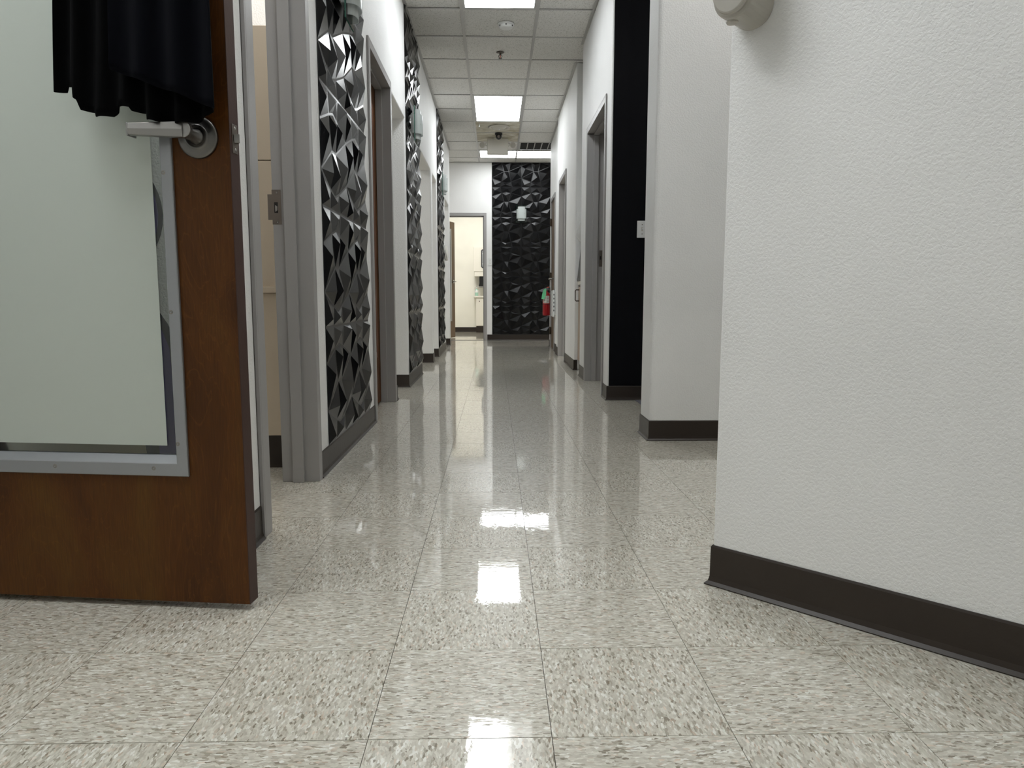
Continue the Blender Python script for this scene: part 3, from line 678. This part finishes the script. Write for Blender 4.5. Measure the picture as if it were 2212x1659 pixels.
garment('jacket', .002, .353, hem_b, .060, M['cloth_black'], 'black garment with the ragged lower hem, hanging on the door behind the navy one', nf=6, amp=.011)
hem_f = [(-.016, 1.105), (.018, 1.118), (.066, 1.139), (.114, 1.154), (.163, 1.173), (.208, 1.188)]
garment('jacket', -.016, .208, hem_f, .090, M['cloth_navy'], 'navy garment hanging in front, nearest the door edge', nf=3, amp=.007, ph=1.)

# ---------------------------------------------------------------- wall sconces
def sconce(loc, rz, label):
    r = thing('wall_sconce', loc, label, 'sconce', 'glass wall sconces on the black panels', rz=rz)
    # local: x along the wall, -y out of the wall, z up from the centre
    part('back_plate', MB().box(-.055, .055, -.034, -.024, -.06, .06), M['steel'], r, local=True)
    part('back_box_reflection', MB().box(-.083, .083, -.0515, -.0342, -.078, .078), M['frost_shade'], r, local=True, bevel=.004)  # frosted rear box, enlarged to stand in for the shade's reflection
    part('glass_plate', MB().box(-.090, .090, -.058, -.0525, -.14, .14), M['glass'], r, local=True, label='clear glass plate')
    e = MB()
    for a in (-.0905, .0901): e.box(a, a + .0004, -.058, -.0525, -.14, .14)
    for z in (-.1405, .1401): e.box(-.090, .090, -.058, -.0525, z, z + .0004)
    part('glass_edge', e, M['frost_green'], r, local=True, label='green edge of the glass plate')
    def shade(w, h, d, y0, nm, lb):
        N = 18; pts = [(w * math.cos(math.pi * i / N) * -1, y0 - d * math.sin(math.pi * i / N) ** .8) for i in range(N + 1)]
        ip = [(x * .955, y0 - (y0 - y) * .93) for x, y in pts]; ip[0] = (pts[0][0] * .955, y0); ip[-1] = (pts[-1][0] * .955, y0)
        m = MB().prism(pts + ip[::-1], -h, h, 2)
        part(nm, m, M['frost_shade'], r, local=True, label=lb)
    shade(.062, .118, .037, -.0595, 'inner_shade', 'tall narrow frosted glass shade')
    shade(.082, .078, .053, -.0595, 'outer_shade', 'short wide curved frosted glass shade')
    for x in (-.05, .05):
        part('screw_cap', MB().lathe([(0, -.0), (.005, -.0005), (.0065, .003)], (x, -.1045, 0), (0, 1, 0), 10), M['steel'], r, local=True)
    return r
sconce((LW, 3.427, 2.09), math.pi / 2, 'frosted glass sconce on the nearest black panels, cut by the photo top')
sconce((LW, 6.18, 2.145), math.pi / 2, 'frosted glass sconce on the middle black panels of the left wall')
sconce((LW, 9.30, 2.145), math.pi / 2, 'frosted glass sconce on the farthest black panels of the left wall')
sconce((.448, EW, 2.149), 0, 'frosted glass sconce on the black panels of the end wall')

# ---------------------------------------------------------------- ceiling fixtures
r = thing('smoke_detector', (.095, 6.33, CZ), 'round white smoke detector on the ceiling nearest the camera', 'smoke detector')
part('base', MB().lathe([(.0, -.0005), (.068, -.0005), (.070, -.006), (.066, -.016), (.0, -.016)], (.095, 6.33, CZ + .003), (0, 0, 1), 36), M['white_plastic'], r)
hd = part('sensor_head', MB().lathe([(.060, -.0165), (.058, -.030), (.048, -.038), (.03, -.041), (0, -.042)], (.095, 6.33, CZ + .003), (0, 0, 1), 36), M['white_plastic'], r)
for k in range(6):
    t = math.pi * 2 * k / 6; part('vent_slot', MB().box(-.006, .006, .0575, .0605, -.028, -.019).xf(Matrix.Translation((.095, 6.33, CZ + .003)) @ Matrix.Rotation(t, 4, 'Z')), M['dark'], hd)
r = thing('sprinkler', (.053, 7.03, CZ), 'chrome fire sprinkler hanging from a ceiling tile', 'sprinkler')
part('escutcheon', MB().lathe([(.0, -.0), (.036, -.001), (.038, -.004), (.020, -.011), (.0, -.011)], (.053, 7.03, CZ + .002), (0, 0, 1), 28), M['steel_dark'], r)
part('body', MB().cyl((.053, 7.03, CZ - .0095), (.053, 7.03, CZ - .026), .010, .008, 14).tube([(.043, 7.03, CZ - .022), (.036, 7.03, CZ - .035), (.044, 7.03, CZ - .050), (.053, 7.03, CZ - .053)], .003, 6).tube([(.063, 7.03, CZ - .022), (.070, 7.03, CZ - .035), (.062, 7.03, CZ - .050), (.053, 7.03, CZ - .053)], .003, 6), M['steel_dark'], r)
part('deflector', MB().lathe([(0, 0), (.017, 0), (.018, -.0015), (0, -.002)], (.053, 7.03, CZ - .055), (0, 0, 1), 16), M['steel_dark'], r)
part('bulb', MB().cyl((.053, 7.03, CZ - .0265), (.053, 7.03, CZ - .0505), .003, n=8), M['orange'], r)
r = thing('air_diffuser', (.055, 9.98, CZ), 'round dusty ceiling air diffuser beyond the middle light', 'air diffuser')
part('outer_ring', MB().lathe([(.145, -.001), (.148, -.006), (.135, -.012), (.112, -.010), (.108, -.001)], (.055, 9.98, CZ + .002), (0, 0, 1), 40), M['offwhite'], r)
part('cone', MB().lathe([(.100, -.004), (.080, -.020), (.055, -.026), (0, -.028)], (.055, 9.98, CZ + .002), (0, 0, 1), 40), M['offwhite'], r)
part('knob', MB().lathe([(.008, -.0285), (.008, -.040), (0, -.043)], (.055, 9.98, CZ + .002), (0, 0, 1), 12), M['white_plastic'], r)
r = thing('ceiling_hook', (-.205, 9.78, CZ), 'tiny white hook at the corner of the middle light', 'hook')
part('hook', MB().tube([(-.205, 9.78, CZ - .001), (-.205, 9.78, CZ - .02), (-.197, 9.78, CZ - .034), (-.205, 9.78, CZ - .043), (-.213, 9.78, CZ - .036)], .0045, 8), M['white_plastic'], r)
r = thing('security_camera', (.053, 10.33, CZ), 'black dome security camera in front of the emergency light', 'camera')
part('mount', MB().lathe([(.0, -.0), (.052, -.001), (.053, -.018), (.050, -.030), (0, -.030)], (.053, 10.33, CZ + .002), (0, 0, 1), 32), M['black_plastic'], r)
ey = part('eyeball', MB().lathe([(.0435 * math.sin(t), -.045 - .043 * math.cos(t)) for t in [math.pi * i / 12 for i in range(13)]][::-1], (.053, 10.33, CZ - .0), (0, 0, 1), 28), M['black_plastic'], r)
part('lens', MB().lathe([(.020, .0), (.020, .006), (.015, .007), (.013, .003), (0, .004)], (.053, 10.29, CZ - .052), (0, -.95, -.3), 20), M['steel_dark'], ey)
r = thing('emergency_light', (.04, 10.62, CZ), 'gray boxy emergency light with two lamp heads under the ceiling', 'emergency light')
part('housing', MB().box(-.112, .192, 10.60, 10.68, CZ - .232, CZ - .014), M['offwhite'], r, bevel=.012, seg=3)
part('canopy', MB().box(-.02, .10, 10.61, 10.67, CZ - .0135, CZ - .0003), M['offwhite'], r)
for sx in (-1, 1):
    cx = .04 + sx * .152; hx_ = cx + sx * .055
    part('bracket', MB().tube([(cx, 10.64, CZ - .11), (cx + sx * .018, 10.64, CZ - .11), (cx + sx * .02, 10.63, CZ - .085), (cx + sx * .035, 10.62, CZ - .085)], .006, 8).tube([(cx + sx * .001, 10.64, CZ - .07), (cx + sx * .02, 10.63, CZ - .07), (cx + sx * .03, 10.62, CZ - .085)], .005, 8), M['offwhite'], r)
    ax = Vector((sx * .25, -.9, -.35)); hh = part('lamp_head', MB().lathe([(0, -.045), (.02, -.042), (.036, -.02), (.042, .0), (.042, .008), (.037, .009)], (hx_ + sx * .012, 10.60, CZ - .105), ax, 24), M['offwhite'], r)
    part('lens', MB().lathe([(.0365, .0085), (.02, .013), (0, .014)], (hx_ + sx * .012, 10.60, CZ - .105), ax, 24), M['clear_plastic'], hh)
r = thing('return_grille', (GX + 1.5 * G, GY + 8.5 * G, CZ), 'dark return air grille with light bars in the ceiling at the far right', 'vent')
a, b, c, d = vent
fm = MB()
for bx in ((a + .013, a + .04, c + .013, d - .013), (b - .04, b - .013, c + .013, d - .013), (a + .04, b - .04, c + .013, c + .035), (a + .04, b - .04, d - .035, d - .013)): fm.box(*bx, CZ - .002, CZ + .01)
part('grille_frame', fm, M['tee'], r)
for k in range(1, 5):
    x = a + .04 + (b - a - .08) * k / 5; part('bar', MB().box(x - .006, x + .006, c + .0352, d - .0352, CZ - .0, CZ + .012), M['tee'], r)
part('duct', MB().box(a + .041, b - .041, c + .036, d - .036, CZ + .0125, CZ + .028), M['dark'], r)

# ---------------------------------------------------------------- switches
def switch_plate(loc, rz, w, h, xs, label, name='light_switch', zs=(0,)):
    r = thing(name, loc, label, 'light switch', rz=rz)
    part('plate', MB().box(-w, w, -.0062, -.0003, -h, h), M['white_plastic'], r, local=True, bevel=.003)
    for k, x in enumerate(xs):
        for z in zs:
            up = 1 if k % 2 == 0 else -1
            part('slot', MB().box(x - .006, x + .006, -.0068, -.0063, z - .013, z + .013), M['offwhite'], r, local=True)
            part('toggle', MB().prism([(-.0069, -.005), (-.018, up * .004 - .0045), (-.018, up * .004 + .0035), (-.0069, .006)], x - .0035, x + .0035, 0).xf(Matrix.Translation((0, 0, z))), M['white_plastic'], r, local=True)
        for z in (-.032, .032): part('screw', MB().lathe([(0, .0012), (.0032, .001), (.0036, 0)], (x, -.0063, z), (0, -1, 0), 10), M['steel_dark'], r, local=True)
    return r
switch_plate((1.05, 5.0938, 1.205), 0, .0585, .0585, (-.023, .023), 'white double light switch on the black accent wall')
switch_plate((-.088, EW - .0003, 1.35), 0, .036, .062, (0,), 'small white switch plate beside the end doorway', zs=(-.02, .02))

# ---------------------------------------------------------------- cabinets behind the first doorway
r = thing('storage_cabinet', (-1.25, 3.35, 0), 'tall beige cabinet seen through the nearest left doorway', 'cabinet')
part('plinth', MB().box(-1.85, -.875, 3.055, 3.70, .0005, .14), M['base'], r, label='dark brown plinth')
part('lower_panel', MB().box(-1.85, -.875, 3.052, 3.70, .1405, .745), M['beige'], r, bevel=.002)
part('ledge', MB().box(-1.86, -.870, 3.030, 3.70, .7455, .772), M['beige'], r, bevel=.003)
part('middle_panel', MB().box(-1.85, -.875, 3.050, 3.70, .7725, 1.283), M['beige'], r, bevel=.002)
part('upper_panel', MB().box(-1.85, -.875, 3.050, 3.70, 1.2865, 1.81), M['beige'], r, bevel=.002)

# ---------------------------------------------------------------- alcove on the right
r = thing('base_cabinet', (1.1, 7.1, 0), 'beige base cabinet with a wire pull inside the right alcove', 'cabinet')
part('plinth', MB().box(.90, 1.44, 6.83, 7.285, .0005, .10), M['dark'], r)
part('cabinet_body', MB().box(.857, 1.44, 6.82, 7.29, .1005, .86), M['beige_shaded'], r)
dr = part('cabinet_door', MB().box(.838, .8565, 6.825, 7.285, .105, .84), M['beige_shaded'], r, bevel=.002)
part('pull', MB().tube([(.8375, 7.20, .81), (.806, 7.20, .81), (.798, 7.20, .80), (.798, 7.20, .71), (.806, 7.20, .70), (.8375, 7.20, .70)], .005, 8), M['brass_dark'], dr, label='dark wire pull')
part('countertop', MB().box(.832, 1.445, 6.81, 7.297, .8605, .895), M['whitelam'], r, bevel=.003)
r = thing('tablet_computer', (.90, 7.15, .8955), 'black tablet screen leaning on the alcove countertop', 'screen')
part('stand', MB().box(.822, .945, 6.95, 7.28, .8955, .925), M['black_plastic'], r, bevel=.004)
part('screen', MB().prism([(.826, .9255), (.848, .9255), (.880, 1.265), (.862, 1.265)], 6.93, 7.28, 1), M['black_plastic'], r, bevel=.003)
part('bezel', MB().prism([(.8485, .95), (.8525, .95), (.872, 1.17), (.868, 1.17)], 6.95, 7.27, 1).xf(Matrix.Translation((.004, 0, 0))), M['steel_dark'], r)
r = thing('plastic_bag', (.94, 7.2, 1.3), 'crumpled clear plastic bag above the black tablet in the alcove', 'bag')
random.seed(3); vs = []; N, K = 14, 10
for j in range(K + 1):
    v = j / K; rad = .052 * (math.sin(math.pi * min(1, v * 1.05 + .02)) ** .6) * (1 - .55 * v) + .004
    for i in range(N):
        t = 2 * math.pi * i / N; q = rad * (1 + random.uniform(-.22, .22)); vs.append((.862 + q * math.cos(t) - .012 * math.sin(4 * v), 7.18 + q * math.sin(t), 1.268 + .27 * v))
part('bag_film', MB().add(vs, [(j * N + i, j * N + (i + 1) % N, (j + 1) * N + (i + 1) % N, (j + 1) * N + i) for j in range(K) for i in range(N)], True), M['bag'], r)

# ---------------------------------------------------------------- end of the corridor, right side
EX, EY = .771, 10.86
r = thing('fire_extinguisher', (EX, EY, .47), 'red fire extinguisher with green tag hanging before the black end wall', 'fire extinguisher')
part('cylinder', MB().lathe([(0, 0), (.048, 0), (.056, .006), (.057, .012), (.057, .29), (.053, .315), (.040, .335), (.022, .350), (.016, .356), (.016, .372)], (EX, EY, .47), (0, 0, 1), 32), M['red'], r)
part('neck', MB().lathe([(.018, .3725), (.018, .385), (.013, .39), (.013, .405)], (EX, EY, .47), (0, 0, 1), 20), M['steel_dark'], r)
part('handle', MB().prism([(-.045, .868), (-.02, .882), (.045, .894), (.045, .902), (-.02, .892), (-.047, .876)], EY - .008, EY + .008, 1).xf(Matrix.Translation((EX, 0, 0))), M['black_plastic'], r)
part('lever', MB().prism([(-.02, .905), (.05, .925), (.05, .931), (-.02, .912)], EY - .007, EY + .007, 1).xf(Matrix.Translation((EX, 0, 0))), M['black_plastic'], r)
part('safety_pin', MB().box(EX + .002, EX + .035, EY - .022, EY - .010, .885, .897), M['orange'], r, label='orange pull pin')
part('gauge', MB().cyl((EX - .014, EY - .014, .865), (EX - .014, EY - .03, .865), .012, n=16), M['steel'], r)
part('hose', MB().tube([(EX + .018, EY, .86), (EX + .03, EY, .85), (EX + .058, EY - .01, .82), (EX + .061, EY - .01, .70), (EX + .061, EY - .01, .56)], .006, 8), M['black_plastic'], r)
def curved_label(x0, a0, a1, z0, z1, rad):
    n = 8; vs = []
    for z in (z0, z1):
        for i in range(n + 1):
            t = a0 + (a1 - a0) * i / n; vs.append((EX + rad * math.sin(t), EY - rad * math.cos(t), z))
    return MB().add(vs, [(i, i + 1, n + 2 + i, n + 1 + i) for i in range(n)], True)
lbp = part('label_sheet', curved_label(0, -1.0, .75, .655, .765, .0576), M['label'], r, label='white instruction label')
for z, a0, a1 in ((.75, -.9, -.3), (.738, -.9, -.35), (.726, -.9, -.3), (.714, -.9, -.4), (.702, -.9, -.3), (.69, -.9, -.35), (.752, -.1, .5), (.735, -.1, .6), (.718, 0, .5), (.70, -.1, .6), (.682, .0, .6), (.668, -.8, .5)):
    part('printed_line', curved_label(0, a0, a1, z - .0026, z + .0026, .0580), M['ink'], lbp)
part('black_band', MB().lathe([(.0572, .165), (.0576, .166), (.0576, .171), (.0572, .172)], (EX, EY, .47), (0, 0, 1), 32), M['ink'], r)
vs = [(EX - .008, EY - .062, .865), (EX - .030, EY - .064, .868), (EX - .055, EY - .066, .845), (EX - .072, EY - .066, .775), (EX - .080, EY - .067, .715), (EX - .035, EY - .067, .712), (EX - .012, EY - .065, .78)]
part('inspection_tag', MB().add(vs + [(x, y - .0012, z) for x, y, z in vs], [tuple(range(7)), tuple(range(7, 14))[::-1]] + [(i, (i + 1) % 7, 7 + (i + 1) % 7, 7 + i) for i in range(7)]), M['green_tag'], r, label='green inspection tag')
part('wall_bracket', MB().box(EX + .0, .8298, EY + .001, EY + .012, .845, .86).box(.824, .8298, EY - .02, EY + .03, .80, .89), M['steel_dark'], r)
r = thing('wall_box', (.8, 10.05, .66), 'white wall box with a row of dark marks beside the fire extinguisher', 'box')
part('casing', MB().box(.790, .8175, 9.90, 10.20, .474, .838), M['white_plastic'], r, bevel=.01, seg=4)
part('mounting_block', MB().box(.8176, .8296, 9.92, 10.04, .50, .81), M['white_plastic'], r)
for k in range(5):
    z = .58 + .054 * k; part('mark', MB().prism([(.7985, z - .011), (.808, z - .011), (.8115, z + .004), (.808, z + .013), (.798, z + .013)], 9.8984, 9.8998, 1).xf(Matrix.Translation((0, 0, -.02))), M['ink'], r)

# white bundle on the last left pier
r = thing('white_bundle', (-.69, 10.2, 1.3), 'white rounded cloth bundle hanging on the farthest left wall', 'cloth bundle')
random.seed(5); vs = []; N, K = 28, 16
for j in range(K + 1):
    v = j / K; z = 1.25 + .215 * v; ww = .5 * math.sin(math.pi * min(.985, v * .93 + .07)) ** .55
    for i in range(N):
        t = 2 * math.pi * i / N; q = ww * (1 + .16 * math.sin(6 * t + 5 * v))
        vs.append((-.680 + .052 * q * math.cos(t) + .010 * math.sin(7 * t) * ww - .006 * v, 10.20 + .20 * q * math.sin(t), z))
part('cloth', MB().add(vs, [(j * N + i, j * N + (i + 1) % N, (j + 1) * N + (i + 1) % N, (j + 1) * N + i) for j in range(K) for i in range(N)] + [tuple(range(N))[::-1], tuple(range(K * N, K * N + N))], True), M['cloth_white'], r)
part('hanger', MB().box(-.7095, -.675, 10.18, 10.22, 1.46, 1.475), M['white_plastic'], r)

# ---------------------------------------------------------------- room beyond the end doorway
RY = 15.4
r = thing('base_cabinet', (-.1, RY, 0), 'low white cabinet under the counter in the end room', 'cabinet')
part('plinth', MB().box(-.405, .3, RY + .005, 15.68, .0005, .14), M['base'], r)
part('cabinet_body', MB().box(-.41, .3, RY + .0, 15.69, .1405, .745), M['whitelam'], r)
part('cabinet_door', MB().box(-.405, -.02, RY - .018, RY - .0005, .15, .72), M['whitelam'], r, bevel=.003)
part('lock', MB().cyl((-.335, RY - .0185, .665), (-.335, RY - .024, .665), .012, n=12), M['steel_dark'], r)
part('countertop', MB().box(-.455, .3, RY - .04, 15.695, .7455, .78), M['whitelam'], r, bevel=.003)
r = thing('supply_cabinet', (-.2, RY, 1.2), 'white wall cabinet with a round-cornered window above the counter', 'cabinet')
part('casing', MB().box(-.45, .1, RY, 15.699, 1.29, 1.80), M['whitelam'], r, bevel=.005)
part('lower_shelf', MB().box(-.44, .1, RY + .01, 15.699, 1.19, 1.2895), M['whitelam'], r, bevel=.004)
def rrect(x0, x1, z0, z1, rd, n=5):
    out = []
    for cx, cz, a in ((x1 - rd, z1 - rd, 0), (x0 + rd, z1 - rd, 90), (x0 + rd, z0 + rd, 180), (x1 - rd, z0 + rd, 270)):
        for i in range(n + 1): t = math.radians(a + 90 * i / n); out.append((cx + rd * math.cos(t), cz + rd * math.sin(t)))
    return out
part('gasket', MB().prism(rrect(-.295, -.02, 1.36, 1.755, .04), RY - .006, RY - .0003, 1), M['ink'], r)
part('window_pane', MB().prism(rrect(-.275, -.04, 1.38, 1.735, .03), RY - .0085, RY - .0065, 1), M['alu'], r)
for z in (1.45, 1.66): part('shelf_edge', MB().box(-.27, -.045, RY - .0105, RY - .0088, z - .008, z + .008), M['white_plastic'], r)
r = thing('towel_dispenser', (-.2, RY, .95), 'black paper towel dispenser under the white wall cabinet', 'dispenser')
part('casing', MB().prism([(-.35, .985), (-.335, 1.05), (-.335, 1.1895), (.0, 1.1895), (.0, .985)], RY + .05, 15.698, 1), M['black_plastic'], r, bevel=.01)
part('tray', MB().box(-.34, 0, RY + .03, RY + .20, .962, .984), M['steel'], r)
r = thing('soap_bottle', (-.38, RY + .05, .7805), 'green soap pump bottle on the counter of the end room', 'bottle')
part('bottle', MB().lathe([(0, 0), (.034, 0), (.036, .006), (.036, .10), (.030, .125), (.014, .14), (.014, .15)], (-.395, RY + .03, .7805), (0, 0, 1), 20), plain('green_soap', (168, 208, 190), .25), r)
part('bottle_label', MB().lathe([(.0364, .07), (.0366, .072), (.0366, .115), (.0345, .117)], (-.395, RY + .03, .7805), (0, 0, 1), 20), M['white_plastic'], r)
part('pump', MB().cyl((-.395, RY + .03, .931), (-.395, RY + .03, .955), .012, n=12).cyl((-.395, RY + .03, .955), (-.395, RY + .03, .98), .005, n=8).tube([(-.395, RY + .03, .98), (-.375, RY + .02, .984), (-.35, RY + .01, .975)], .006, 8), M['white_plastic'], r)
struct('wall_end_niche', MB().box(-.45, .89, 15.66, 15.699, .7805, .96), M['whitelam'], 'pale splashback behind the counter of the end room')

# ---------------------------------------------------------------- dispenser on the near right wall
OMX = Matrix(((OU.x, ON.x, 0, OB.x), (OU.y, ON.y, 0, OB.y), (0, 0, 1, 0), (0, 0, 0, 1)))
dl = obq(.05, .0)
r = thing('hand_sanitizer_dispenser', (dl[0], dl[1], 1.5), 'translucent gray hand sanitizer dispenser, widened over its own shadow, at the top of the near right wall', 'dispenser')
def ovl(u0, u1, z0, z1, n=20):
    c = (u0 + u1) / 2; w = (u1 - u0) / 2; pts = [(c + w * math.cos(t), z0 + .06 - .06 * abs(math.sin(t)) ** .8) for t in [math.pi * i / n for i in range(n + 1)]]
    return pts + [(u0, z1), (u1, z1)]
mb = MB().prism(ovl(.006, .104, 1.332, 1.62), .0005, .105, 1); part('casing', mb.xf(OMX), M['sanit'], r, bevel=.006)  # casing made wider to cover the dispenser's soft shadow on the wall
mb = MB().prism(ovl(.012, .098, 1.338, 1.45), .1055, .120, 1); part('front_cover', mb.xf(OMX), M['sanit'], r, bevel=.004)
mb = MB().cyl((.045, .085, 1.3315), (.045, .085, 1.327), .014, .011, 20); part('nozzle', mb.xf(OMX), M['clear_plastic'], r)
